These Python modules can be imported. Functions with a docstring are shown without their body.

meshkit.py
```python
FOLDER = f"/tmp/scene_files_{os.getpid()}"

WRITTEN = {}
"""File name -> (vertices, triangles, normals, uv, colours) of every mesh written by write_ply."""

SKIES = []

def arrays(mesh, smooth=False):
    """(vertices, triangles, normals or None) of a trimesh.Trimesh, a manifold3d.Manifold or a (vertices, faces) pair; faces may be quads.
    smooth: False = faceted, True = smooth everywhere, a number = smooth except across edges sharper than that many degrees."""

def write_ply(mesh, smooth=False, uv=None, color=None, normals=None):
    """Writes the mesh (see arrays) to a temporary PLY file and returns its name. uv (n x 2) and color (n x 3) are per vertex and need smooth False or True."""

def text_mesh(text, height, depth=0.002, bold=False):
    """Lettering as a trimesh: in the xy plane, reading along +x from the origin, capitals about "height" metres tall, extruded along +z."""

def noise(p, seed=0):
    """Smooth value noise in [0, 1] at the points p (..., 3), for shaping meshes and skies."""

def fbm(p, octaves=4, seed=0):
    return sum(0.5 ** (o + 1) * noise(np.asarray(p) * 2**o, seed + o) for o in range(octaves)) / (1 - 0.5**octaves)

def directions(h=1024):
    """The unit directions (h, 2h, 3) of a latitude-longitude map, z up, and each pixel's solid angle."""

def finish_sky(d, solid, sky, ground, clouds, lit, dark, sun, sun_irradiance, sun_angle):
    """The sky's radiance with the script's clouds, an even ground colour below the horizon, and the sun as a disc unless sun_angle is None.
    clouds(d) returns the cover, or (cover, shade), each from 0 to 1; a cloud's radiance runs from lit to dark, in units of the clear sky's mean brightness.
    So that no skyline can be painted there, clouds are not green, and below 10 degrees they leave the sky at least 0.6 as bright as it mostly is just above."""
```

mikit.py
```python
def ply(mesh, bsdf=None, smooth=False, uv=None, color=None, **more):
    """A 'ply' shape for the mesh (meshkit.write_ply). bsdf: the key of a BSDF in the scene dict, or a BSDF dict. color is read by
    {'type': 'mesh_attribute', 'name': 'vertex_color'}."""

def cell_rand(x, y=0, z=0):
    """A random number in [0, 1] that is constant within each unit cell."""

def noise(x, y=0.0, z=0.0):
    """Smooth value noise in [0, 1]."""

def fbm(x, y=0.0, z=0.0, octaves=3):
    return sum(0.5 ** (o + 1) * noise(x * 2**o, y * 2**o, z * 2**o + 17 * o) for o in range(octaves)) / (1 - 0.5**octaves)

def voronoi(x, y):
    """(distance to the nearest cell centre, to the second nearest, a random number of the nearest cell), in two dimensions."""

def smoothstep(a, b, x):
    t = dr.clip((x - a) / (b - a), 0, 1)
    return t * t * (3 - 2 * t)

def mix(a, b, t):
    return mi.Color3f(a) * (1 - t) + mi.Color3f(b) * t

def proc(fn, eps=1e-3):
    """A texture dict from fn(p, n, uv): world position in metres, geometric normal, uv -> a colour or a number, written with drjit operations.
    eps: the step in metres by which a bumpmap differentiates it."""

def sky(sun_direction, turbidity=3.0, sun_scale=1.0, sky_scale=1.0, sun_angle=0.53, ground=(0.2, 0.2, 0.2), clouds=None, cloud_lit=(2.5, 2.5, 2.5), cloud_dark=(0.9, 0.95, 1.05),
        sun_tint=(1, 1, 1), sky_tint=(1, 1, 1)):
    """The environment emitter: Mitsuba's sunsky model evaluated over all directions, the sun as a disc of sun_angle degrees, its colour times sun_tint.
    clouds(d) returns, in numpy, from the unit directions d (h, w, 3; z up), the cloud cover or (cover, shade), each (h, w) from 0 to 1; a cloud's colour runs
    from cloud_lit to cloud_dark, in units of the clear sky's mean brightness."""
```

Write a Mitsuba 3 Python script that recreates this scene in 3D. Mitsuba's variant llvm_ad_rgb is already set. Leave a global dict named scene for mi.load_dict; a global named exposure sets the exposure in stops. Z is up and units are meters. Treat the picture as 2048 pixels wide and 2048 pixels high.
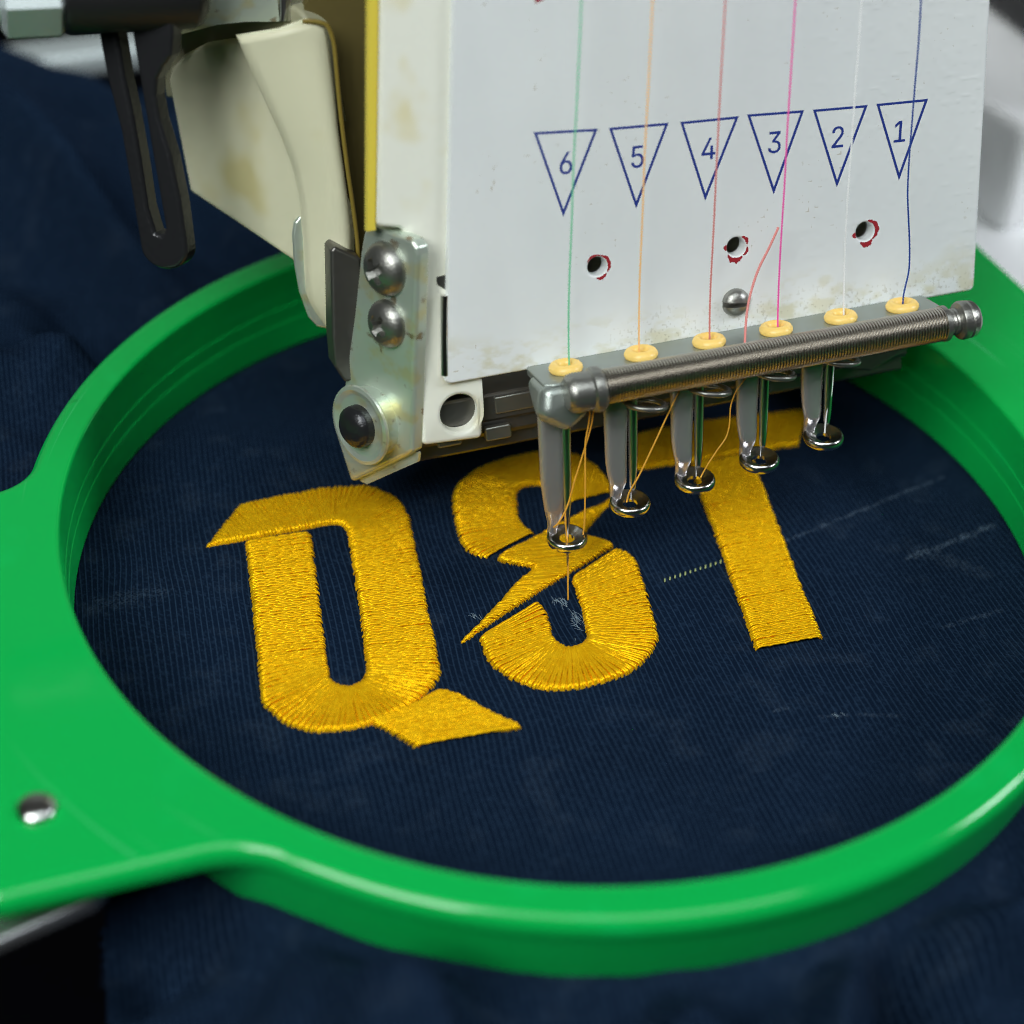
import math
import numpy as np
import trimesh
import drjit as dr
import mitsuba as mi
import mikit
import meshkit
from shapely.geometry import Polygon, Point
from shapely.ops import unary_union

T = mi.ScalarTransform4f
MM = 0.001
scene, labels = {}, {}
rng = np.random.default_rng(7)

# ------------------------------------------------------------------ camera, lamps, exposure
exposure = 0.18
CAM = np.array([-56.0775, -242.3870, 220.8972])
FWD = np.array([0.14650365, 0.75228056, -0.64234775])
UPV = np.array([0.06837656, 0.64009987, 0.76524297])
scene['camera'] = {
    'type': 'thinlens', 'fov': 28.7226, 'fov_axis': 'x',
    'aperture_radius': 0.0040, 'focus_distance': 0.3230,
    'near_clip': 0.01, 'far_clip': 50.0,
    'to_world': T().look_at(origin=(CAM * MM).tolist(), target=((CAM + FWD * 300) * MM).tolist(), up=UPV.tolist()),
}


def lamp_panel(key, label, direction, dist, w, h, rgb, target=(0, 0, 0)):
    """A flat lamp at `dist` metres from the target, facing it."""
    d = np.array(direction, float)
    d /= np.linalg.norm(d)
    pos = np.array(target, float) * MM + d * dist
    up = [0, 0, 1] if abs(d[2]) < 0.95 else [0, 1, 0]
    scene[key] = {'type': 'rectangle',
                  'to_world': T().look_at(origin=pos.tolist(), target=(pos - d).tolist(), up=up) @ T().scale([w / 2, h / 2, 1]),
                  'bsdf': {'type': 'diffuse', 'reflectance': {'type': 'rgb', 'value': [0.5, 0.5, 0.5]}},
                  'emitter': {'type': 'area', 'radiance': {'type': 'rgb', 'value': rgb}}}
    labels[key] = {'label': label, 'category': 'lamp'}


def azel(az, el):
    a, e = math.radians(az), math.radians(el)
    return (math.cos(e) * math.cos(a), math.cos(e) * math.sin(a), math.sin(e))


lamp_panel('ceiling_light', 'wide white ceiling light panel high above the embroidery hoop', azel(-80, 66), 1.5, 1.2, 0.8, [2.1, 2.25, 2.3])
lamp_panel('window_pane', 'bright window pane up behind the left of the view', azel(-125, 46), 1.0, 0.25, 0.50, [8.6, 8.9, 8.8])
lamp_panel('window_pane_001', 'bright window pane beside the first one, farther left', azel(-143, 46), 1.0, 0.25, 0.50, [8.6, 8.9, 8.8])
lamp_panel('window_light', 'bright window light to the right of the machine', azel(-10, 33), 1.3, 0.34, 0.22, [21, 22, 23.5])


# ------------------------------------------------------------------ materials
def bsdf(name, d):
    scene[name] = {'type': 'twosided', 'nested': d}
    scene[name]['id'] = name
    return name


def rgb(*c):
    return {'type': 'rgb', 'value': list(c)}


def principled(col, rough=0.5, metallic=0.0, spec=0.5, **more):
    d = {'type': 'principled', 'base_color': col if isinstance(col, dict) else rgb(*col),
         'roughness': rough, 'metallic': metallic, 'specular': spec}
    d.update(more)
    return d


def bump(nested, fn, eps=2e-5, scale=1.0):
    return {'type': 'bumpmap', 'arbitrary': mikit.proc(fn, eps), 'scale': scale, 'nested': nested}


V3 = lambda p: (p.x * 1000, p.y * 1000, p.z * 1000)   # metres -> millimetres
fbm, noise, smoothstep, mix, cell_rand = mikit.fbm, mikit.noise, mikit.smoothstep, mikit.mix, mikit.cell_rand


def rib_coord(x, y):
    warp = (noise(x / 23 + 3, y / 31) - 0.5) * 2.2 + (noise(x / 9, y / 11 + 8) - 0.5) * 1.0
    return (x + (0.03 + 0.0011 * (x + 77)) * y + warp) / 0.95


CHALK = [((39.8, 3.9), (72.2, 17.8), 0.55, 0.30), ((59.2, -2.9), (76.8, 3.8), 0.9, 0.30), ((59.7, -20.0), (70.6, -17.3), 0.6, 0.16),
         ((27.2, -35.4), (29.5, -34.8), 0.45, 0.2), ((34.1, -37.4), (38.4, -37.5), 0.4, 0.22), ((40, -37.6), (47, -38.6), 0.5, 0.15),
         ((-75, 0.5), (-66, 3.0), 3.0, 0.1), ((62, -1), (70, -7), 2.6, 0.1)]


def cloth_colour(p, n, uv):
    x, y, z = V3(p)
    s = rib_coord(x, y)
    f = s - dr.floor(s)
    line = smoothstep(0.17, 0.05, dr.abs(f - 0.5))
    grain = noise(s * 2.6, y / 0.34 + s * 1.3)
    fleck = smoothstep(0.52, 0.95, grain) * (1 - line)
    base = mix((0.0022, 0.0068, 0.0175), (0.0032, 0.0098, 0.0250), fbm(x / 14, y / 14, z / 14))
    line_c = mi.Color3f(0.024, 0.052, 0.098)
    knots = 0.6 + 0.4 * noise(s.__class__(dr.floor(s)) * 7.3, y / 0.42)
    col = base * (1 - line * knots * 0.5) + line_c * (line * knots * 0.5)
    col = col + mi.Color3f(0.014, 0.028, 0.052) * fleck * 0.32
    dust = smoothstep(0.58, 0.8, fbm(x / 5.5 + 40, y / 4.2, 0, 4)) * noise(x / 0.25, y / 0.25) * 0.5
    chalk = mi.Float(0)
    for (a, b, w, amt) in CHALK:
        ax, ay = a
        bx, by = b
        l2 = (bx - ax) ** 2 + (by - ay) ** 2
        t = dr.clip(((x - ax) * (bx - ax) + (y - ay) * (by - ay)) / l2, 0, 1)
        d = dr.sqrt(dr.square(x - ax - t * (bx - ax)) + dr.square(y - ay - t * (by - ay)))
        chalk = chalk + smoothstep(w, 0.0, d + (noise(x / 0.8, y / 0.8) - 0.5) * w) * amt * smoothstep(0.25, 0.8, noise(x / 0.22 + 9, y / 0.22))
    k = dr.clip(dust * 0.09 + chalk * 0.8, 0, 1)
    return col * (1 - k) + mi.Color3f(0.16, 0.23, 0.32) * k


def cloth_height(p, n, uv):
    x, y, z = V3(p)
    s = rib_coord(x, y)
    f = s - dr.floor(s)
    return (0.055 * smoothstep(0.45, 0.0, dr.abs(f - 0.5)) + 0.035 * noise(s * 2.6, y / 0.34 + s * 1.3)) * 0.001


bsdf('cloth_navy', bump(principled(mikit.proc(cloth_colour), 0.95, 0, 0.05), cloth_height))


def green_colour(p, n, uv):
    x, y, z = V3(p)
    scuff = smoothstep(0.84, 0.90, noise(x / 2.1, y / 0.6, z)) * smoothstep(0.80, 0.88, noise(x / 11 + 5, y / 11, z / 5))
    pale = smoothstep(0.62, 0.85, fbm(x / 9, y / 13, z / 3, 4))
    r, ang_ = dr.sqrt(x * x + y * y), dr.atan2(y, x)
    scratch = smoothstep(0.80, 0.90, noise(r / 0.22, ang_ * 2.2, z / 0.35)) * smoothstep(0.55, 0.75, noise(ang_ * 5 + 3, r / 2.5, z / 3)) * smoothstep(0.35, 0.6, noise(ang_ * 1.3 + 9))
    c = mix((0.003, 0.385, 0.066), (0.0035, 0.425, 0.084), pale)
    c = c * (1 - 0.35 * scratch) + mi.Color3f(0.12, 0.52, 0.26) * (0.35 * scratch)
    return c * (1 - 0.25 * scuff)


def green_height(p, n, uv):
    x, y, z = V3(p)
    r = dr.sqrt(x * x + y * y)
    a = dr.atan2(y, x)
    turn = noise(r / 0.35, a * 3.0, z / 0.5) * smoothstep(0.5, 0.75, noise(a * 4, r / 3, z / 4))
    return (turn * 0.006 + fbm(x / 8, y / 8, z / 8) * 0.05) * 0.001


bsdf('green_plastic', bump(principled(mikit.proc(green_colour), 0.11, 0, 0.5), green_height, 5e-5))

# machine frame in millimetres: a along the face to the right, b up the (leaning) face, c out of the face towards the viewer
O = np.array([-0.692, 0.7574, -2.3425])
U = np.array([0.9913887, 0.1309521, 0.0])
W = np.array([-0.03957092, 0.29957646, 0.95325132])
N = np.array([0.12483026, -0.94504259, 0.30217861])


def abc(p):
    x, y, z = V3(p)
    x, y, z = x - float(O[0]), y - float(O[1]), z - float(O[2])
    return (x * float(U[0]) + y * float(U[1]) + z * float(U[2]), x * float(W[0]) + y * float(W[1]) + z * float(W[2]))


def plate_colour(p, n, uv):
    a, b = abc(p)
    c = mix((0.605, 0.635, 0.635), (0.675, 0.70, 0.69), fbm(a / 17, b / 17))
    edge = b - (38.0 + 0.035 * (a + 16))                       # greasy film along the lower edge, in specks and smears
    smear = smoothstep(0.42, 0.72, fbm(a / 3.2, b / 2.0, 3, 4)) * smoothstep(9.0, 0.0, edge + 5 * (noise(a / 6, b / 5) - 0.5))
    speck = smoothstep(0.74, 0.86, noise(a / 0.33, b / 0.42)) * smoothstep(7.0, 0.0, edge + 4 * (noise(a / 5 + 7, b / 3) - 0.5)) * smoothstep(8, 30, a + 10 * noise(a / 4, b / 4))
    spot = smoothstep(0.92, 0.97, noise(a / 0.55 + 50, b / 0.55)) * smoothstep(0.6, 0.75, noise(a / 7, b / 7 + 30))
    c = c * (1 - 0.65 * smear) + mi.Color3f(0.50, 0.47, 0.29) * (0.65 * smear)
    c = c * (1 - 0.32 * speck) + mi.Color3f(0.20, 0.17, 0.07) * (0.32 * speck)
    return c * (1 - 0.5 * spot) + mi.Color3f(0.35, 0.30, 0.2) * (0.5 * spot)


def plate_height(p, n, uv):
    a, b = abc(p)
    peel = smoothstep(0.6, 0.85, noise(a / 0.9, b / 0.9)) * smoothstep(30, 60, a + 12 * noise(a / 9, b / 9))
    return (0.035 * peel + 0.010 * noise(a / 0.5, b / 0.5)) * 0.001


bsdf('white_paint', bump(principled(mikit.proc(plate_colour), 0.38, 0, 0.45), plate_height, 5e-5))


def cream_colour(p, n, uv):
    x, y, z = V3(p)
    return mix((0.64, 0.63, 0.45), (0.57, 0.52, 0.27), smoothstep(0.55, 0.8, fbm(x / 12, y / 12, z / 12 + 4)))


bsdf('cream_paint', bump(principled(mikit.proc(cream_colour), 0.45, 0, 0.4), lambda p, n, uv: noise(*[v / 0.5 for v in V3(p)]) * 1.2e-5, 5e-5))


def casting_colour(p, n, uv):
    x, y, z = V3(p)
    return mix((0.71, 0.72, 0.63), (0.65, 0.61, 0.40), smoothstep(0.55, 0.85, fbm(x / 6, y / 6, z / 9)))


bsdf('white_casting', principled(mikit.proc(casting_colour), 0.4, 0, 0.45))
bsdf('yellow_plastic', principled((0.62, 0.50, 0.055), 0.45))
bsdf('seam_olive', principled((0.20, 0.145, 0.025), 0.35))
bsdf('grey_plastic', principled((0.27, 0.265, 0.17), 0.5))
bsdf('olive_paint', principled((0.085, 0.066, 0.016), 0.5))


def zinc_colour(p, n, uv):
    x, y, z = V3(p)
    stain = smoothstep(0.5, 0.75, fbm(x / 3.5, y / 3.5, z / 3.5, 4))
    rust = smoothstep(0.66, 0.78, fbm(x / 2.2 + 20, y / 2.2, z / 2.2, 4))
    c = mix((0.56, 0.64, 0.55), (0.58, 0.58, 0.36), stain)
    return c * (1 - 0.75 * rust) + mi.Color3f(0.20, 0.12, 0.045) * (0.75 * rust)


bsdf('zinc_metal', bump(principled(mikit.proc(zinc_colour), 0.30, 0.62, 0.5), lambda p, n, uv: fbm(*[v / 1.6 for v in V3(p)]) * 6e-5, 5e-5))
bsdf('rail_metal', bump(principled((0.30, 0.335, 0.31), 0.34, 0.7), lambda p, n, uv: noise(*[v / 0.3 for v in V3(p)]) * 2e-5, 5e-5))
bsdf('polished_steel', principled((0.62, 0.62, 0.61), 0.20, 1.0))
bsdf('dull_steel', bump(principled((0.30, 0.30, 0.275), 0.36, 0.9), lambda p, n, uv: (noise(*[v / 0.35 for v in V3(p)]) + fbm(*[v / 1.1 for v in V3(p)])) * 2.5e-5, 5e-5))
bsdf('frosted_steel', bump(principled((0.64, 0.61, 0.62), 0.38, 0.88), lambda p, n, uv: noise(*[v / 0.16 for v in V3(p)]) * 2.2e-5, 2e-5))
bsdf('dark_steel', bump(principled((0.16, 0.155, 0.145), 0.38, 0.85), lambda p, n, uv: fbm(*[v / 1.2 for v in V3(p)]) * 6e-5, 5e-5))
bsdf('spring_steel', principled((0.50, 0.47, 0.42), 0.28, 1.0))
bsdf('black_paint', bump(principled((0.012, 0.012, 0.013), 0.42, 0.1), lambda p, n, uv: noise(*[v / 0.4 for v in V3(p)]) * 2e-5, 5e-5))
bsdf('black_iron', bump(principled((0.03, 0.031, 0.034), 0.24, 0.5), lambda p, n, uv: fbm(*[v / 0.7 for v in V3(p)]) * 9e-5, 5e-5))
bsdf('grommet_plastic', principled((0.80, 0.55, 0.15), 0.33))
bsdf('blue_ink', principled((0.012, 0.03, 0.20), 0.5))
bsdf('red_ink', principled((0.28, 0.012, 0.02), 0.55))
bsdf('pale_metal', principled((0.55, 0.62, 0.62), 0.4, 0.5))
bsdf('bar_metal', principled((0.42, 0.43, 0.44), 0.32, 0.9))
bsdf('white_laminate', principled((0.90, 0.905, 0.91), 0.45))
bsdf('pale_grey', principled((0.93, 0.935, 0.94), 0.5))
bsdf('wall_paint', {'type': 'diffuse', 'reflectance': rgb(0.62, 0.60, 0.56)})
bsdf('dark_floor', {'type': 'diffuse', 'reflectance': rgb(0.003, 0.003, 0.004)})
for nm, c in (('green', (0.16, 0.56, 0.31)), ('orange', (0.88, 0.52, 0.20)), ('salmon', (0.62, 0.20, 0.18)), ('pink', (0.82, 0.10, 0.40)),
              ('white', (0.82, 0.83, 0.82)), ('blue', (0.015, 0.05, 0.25)), ('gold', (0.62, 0.30, 0.03)), ('lint', (0.26, 0.36, 0.44)), ('lime', (0.45, 0.55, 0.22))):
    bsdf('thread_' + nm, principled(c, 0.42, 0, 0.5, sheen=0.3))


def gold_colour(p, n, uv):
    x, y, z = V3(p)
    k = noise(x / 0.7, y / 0.7, z / 0.3)
    return mix((0.84, 0.43, 0.004), (0.95, 0.55, 0.008), k)


bsdf('embroidery_gold', principled(mikit.proc(gold_colour), 0.30, 0.45, 0.45, spec_tint=1.0))


# ------------------------------------------------------------------ mesh helpers (all in millimetres)
def mesh(v, f):
    return trimesh.Trimesh(np.asarray(v, float), np.asarray(f, int), process=False)


def cat(*ms):
    return trimesh.util.concatenate([m for m in ms if m is not None])


def put(key, m, mat, smooth=35, label=None, cat_=None, group=None, kind=None):
    """Adds one entry of the scene from a mesh in millimetres."""
    m = m.copy()
    m.vertices = np.asarray(m.vertices) * MM
    base, i = key, 0
    while key in scene or key in labels:
        i += 1
        key = f'{base}_{i:03d}'
    scene[key] = mikit.ply(m, mat, smooth)
    tag(key, label, cat_, group, kind)
    return key


def tag(key, label=None, cat_=None, group=None, kind=None):
    d = {k: v for k, v in (('label', label), ('category', cat_), ('group', group), ('kind', kind)) if v}
    if d:
        labels[key] = {**labels.get(key, {}), **d}


def frame(o, e1, e2, e3=None):
    e1, e2 = np.asarray(e1, float), np.asarray(e2, float)
    e1 = e1 / np.linalg.norm(e1)
    e2 = e2 - e1 * (e1 @ e2)
    e2 /= np.linalg.norm(e2)
    return np.asarray(o, float), np.stack([e1, e2, np.cross(e1, e2)])


FACE = (O, np.stack([U, W, N]))


def at(fr, pts):
    return fr[0] + np.asarray(pts, float) @ fr[1]


def M3(*p):
    """Point(s) of the machine frame (a, b, c) in world millimetres."""
    return at(FACE, np.asarray(p[0], float)) if len(p) == 1 else at(FACE, np.asarray(p, float))


def loft(rings, closed=False, caps=True):
    rings = np.asarray(rings, float)
    k, m = rings.shape[:2]
    v = rings.reshape(-1, 3)
    f = []
    for i in range(k if closed else k - 1):
        a, b = i * m, ((i + 1) % k) * m
        j = np.arange(m)
        j2 = (j + 1) % m
        f += [np.stack([a + j, a + j2, b + j2], 1), np.stack([a + j, b + j2, b + j], 1)]
    v = list(v)
    if caps and not closed:
        for ring, off, flip in ((rings[0], 0, True), (rings[-1], (k - 1) * m, False)):
            c = len(v)
            v.append(ring.mean(0))
            j = np.arange(m)
            t = np.stack([off + j, off + (j + 1) % m, j * 0 + c], 1)
            f.append(t[:, ::-1] if flip else t)
    return mesh(np.array(v), np.vstack(f))


def fix(m):
    """Outward winding."""
    if m.volume < 0:
        m.invert()
    return m


def tube(pts, r, sides=10, caps=True, closed=False):
    p = np.asarray(pts, float)
    t = np.roll(p, -1, 0) - np.roll(p, 1, 0) if closed else np.gradient(p, axis=0)
    t /= np.linalg.norm(t, axis=1, keepdims=True) + 1e-12
    ref = np.array([0, 0, 1.0]) if abs(t[0][2]) < 0.9 else np.array([1.0, 0, 0])
    a = np.cross(t[0], ref)
    rings, r = [], np.broadcast_to(r, (len(p),))
    ang = np.arange(sides) * 2 * np.pi / sides
    for i in range(len(p)):
        a = a - t[i] * (a @ t[i])
        a /= np.linalg.norm(a) + 1e-12
        b = np.cross(t[i], a)
        rings.append(p[i] + r[i] * (np.cos(ang)[:, None] * a + np.sin(ang)[:, None] * b))
    return fix(loft(rings, closed, caps))


def spline(pts, n=40):
    from scipy.interpolate import PchipInterpolator
    p = np.asarray(pts, float)
    s = np.r_[0, np.cumsum(np.linalg.norm(np.diff(p, axis=0), axis=1))]
    return PchipInterpolator(s, p)(np.linspace(0, s[-1], n))


def lathe(profile, o, axis, n=40, closed=False):
    """Revolves (r, z) points about the axis through o."""
    axis = np.asarray(axis, float) / np.linalg.norm(axis)
    x = np.cross(axis, [0.3, 0.9, 0.2])
    x /= np.linalg.norm(x)
    y = np.cross(axis, x)
    ang = np.arange(n) * 2 * np.pi / n
    d = np.cos(ang)[:, None] * x + np.sin(ang)[:, None] * y
    rings = [np.asarray(o) + max(r, 1e-3) * d + z * axis for r, z in profile]
    return fix(loft(rings, closed, not closed))


def resample(loop, step):
    loop = np.asarray(loop, float)
    q = np.vstack([loop, loop[:1]])
    out = []
    for a, b in zip(q[:-1], q[1:]):
        k = max(1, int(np.ceil(np.linalg.norm(b - a) / step)))
        out += [a + (b - a) * i / k for i in range(k)]
    return np.array(out)


def inset_loop(loop, d):
    p = np.asarray(loop, float)
    e1 = p - np.roll(p, 1, 0)
    e2 = np.roll(p, -1, 0) - p
    n1 = np.stack([-e1[:, 1], e1[:, 0]], 1) / (np.linalg.norm(e1, axis=1, keepdims=True) + 1e-12)
    n2 = np.stack([-e2[:, 1], e2[:, 0]], 1) / (np.linalg.norm(e2, axis=1, keepdims=True) + 1e-12)
    m = n1 + n2
    m /= np.maximum((m * n1).sum(1, keepdims=True), 0.5)
    return p + d * m


def rounded(pts, r, q=6):
    g = Polygon(pts).buffer(0)
    if r > 0:
        g = g.buffer(-r).buffer(2 * r, quad_segs=q).buffer(-r, quad_segs=q)
    return g


def prism(poly, h, fr, r=0.0, back=0.0, steps=4, step=None):
    """A plate of shapely polygon `poly`, front at local z = 0, back at z = -h, edges rounded by r (front) and `back`."""
    poly = trimesh.path.polygons.repair_invalid(poly) if not poly.is_valid else poly
    from shapely.geometry.polygon import orient
    poly = orient(poly)
    loops = [np.array(poly.exterior.coords)[:-1]] + [np.array(i.coords)[:-1] for i in poly.interiors]
    if step:
        loops = [resample(l, step) for l in loops]
    levels = []
    if back > 0:
        levels += [(-h + back * (1 - math.sin(t)), back * (1 - math.cos(t))) for t in np.linspace(math.pi / 2, 0, steps + 1)]
    else:
        levels += [(-h, 0.0)]
    if r > 0:
        levels += [(-r + r * math.sin(t), r * (1 - math.cos(t))) for t in np.linspace(0, math.pi / 2, steps + 1)]
    else:
        levels += [(0.0, 0.0)]
    parts = []
    for l in loops:
        rings = [np.c_[inset_loop(l, d), np.full(len(l), z)] for z, d in levels]
        parts.append(loft(rings, False, False))
    for (z, d), flip in ((levels[0], True), (levels[-1], False)):
        ls = [inset_loop(l, d) for l in loops]
        v2, f2 = trimesh.creation.triangulate_polygon(Polygon(ls[0], ls[1:]), engine='earcut')
        v3 = np.c_[v2, np.full(len(v2), z)]
        area = np.cross(v3[f2[:, 1]] - v3[f2[:, 0]], v3[f2[:, 2]] - v3[f2[:, 0]])[:, 2]
        f2 = np.where((area < 0)[:, None], f2[:, ::-1], f2)
        parts.append(mesh(v3, f2[:, ::-1] if flip else f2))
    m = cat(*parts)
    m.merge_vertices(digits_vertex=5)
    m.vertices = at(fr, m.vertices)
    if np.linalg.det(fr[1]) < 0:
        m.invert()
    return m


def box(a0, a1, b0, b1, c0, c1, r=0.4, fr=FACE):
    g = rounded([(a0, b0), (a1, b0), (a1, b1), (a0, b1)], min(r, 0.45 * min(a1 - a0, b1 - b0)), 3)
    o = at(fr, [(0, 0, c1)])[0]
    return prism(g, c1 - c0, (o, fr[1]), r, r, 3)


def dome(o, axis, R, h, rim=0.0, n=36):
    """A domed head: the rim height, then a spherical cap."""
    prof = [(R, -0.6), (R, rim)] + [(R * math.cos(t), rim + h * math.sin(t)) for t in np.linspace(0.12, math.pi / 2, 9)]
    return lathe(prof, o, axis, n)


# ------------------------------------------------------------------ the cloth in the hoop
def cloth_z(x, y):
    r = np.hypot(x, y)
    p = np.stack([x, y, 0 * x], -1)
    ang = np.arctan2(y, x)
    flat = 0.10 * (meshkit.noise(p / 17, 1) - 0.5) - 0.05
    out = np.clip((r - 85.5) / 60, 0, 3)
    near = 3.0 - 0.5 * np.clip(r - 86, 0, 60) ** 0.86 * np.clip(-y / 40, 0.3, 1)
    q = np.stack([np.cos(ang) * 8.5, np.sin(ang) * 8.5, r / 70], -1)
    folds = (meshkit.fbm(q, 2, 5) - 0.5) * (4 + 30 * np.clip((r - 86) / 30, 0, 1))
    back = np.clip((y - 35) / 130, 0, 1.2) * np.clip((20 - x) / 60, 0, 1)
    back = back * np.clip((190 - y) / 25, 0, 1)
    hump = np.clip((20 - x) / 60, 0, 1) * np.clip((180 - y) / 40, 0, 1) * 15 / (1 + np.exp(-(y - (121 - 0.45 * (x + 90))) / 5)) + back * 6
    creases = 0 * x
    for (ca_, wd_, ht_) in ((-88, 3.2, 6), (-78, 2.6, 6), (-62, 3.5, 5.5), (-118, 4.0, 6), (-107, 3.0, 5), (-97, 2.2, -5), (-71, 2.4, -5), (-47, 4.0, 6), (150, 5, 6), (135, 4, -5)):
        da = (np.degrees(ang) - ca_ + 4 * np.sin(r / 11 + ca_)) / (wd_ * 1.2)
        creases = creases + 2.4 * ht_ * np.exp(-da * da) * np.clip((r - 87) / 10, 0, 1)
    wild = near + folds + hump + creases - 13 * np.exp(-((x + 67) / 9) ** 2 - ((y + 66) / 9) ** 2)
    t = np.clip((r - 79.2) / 1.0, 0, 1)
    under = -0.7
    z = flat * (1 - t) + under * t
    t2 = np.clip((r - 80.6) / 3.2, 0, 1)
    t2 = t2 * t2 * (3 - 2 * t2)
    return z * (1 - t2) + wild * t2


gx, gy = np.arange(-150, 108, 1.1), np.arange(-128, 192, 1.1)
X, Y = np.meshgrid(gx, gy)
Zc = cloth_z(X, Y)
cv = np.stack([X, Y, Zc], -1).reshape(-1, 3)
nx_, ny_ = len(gx), len(gy)
ii, jj = np.meshgrid(np.arange(ny_ - 1), np.arange(nx_ - 1), indexing='ij')
q0 = (ii * nx_ + jj).ravel()
cf = np.vstack([np.stack([q0, q0 + 1, q0 + nx_ + 1], 1), np.stack([q0, q0 + nx_ + 1, q0 + nx_], 1)])
mid = cv[cf].mean(1)
keep = ~((mid[:, 0] > 86) & (mid[:, 1] > 18)) & ~((mid[:, 0] < -73.5 - 0.1 * (mid[:, 1] + 75) + 1.5 * np.sin(mid[:, 1] / 9)) & (mid[:, 1] < -50))
cloth = mesh(cv, cf[keep])
put('navy_cloth', cloth, 'cloth_navy', True, 'navy blue ribbed cloth stretched in the green hoop under gold embroidery', 'cloth')


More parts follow.
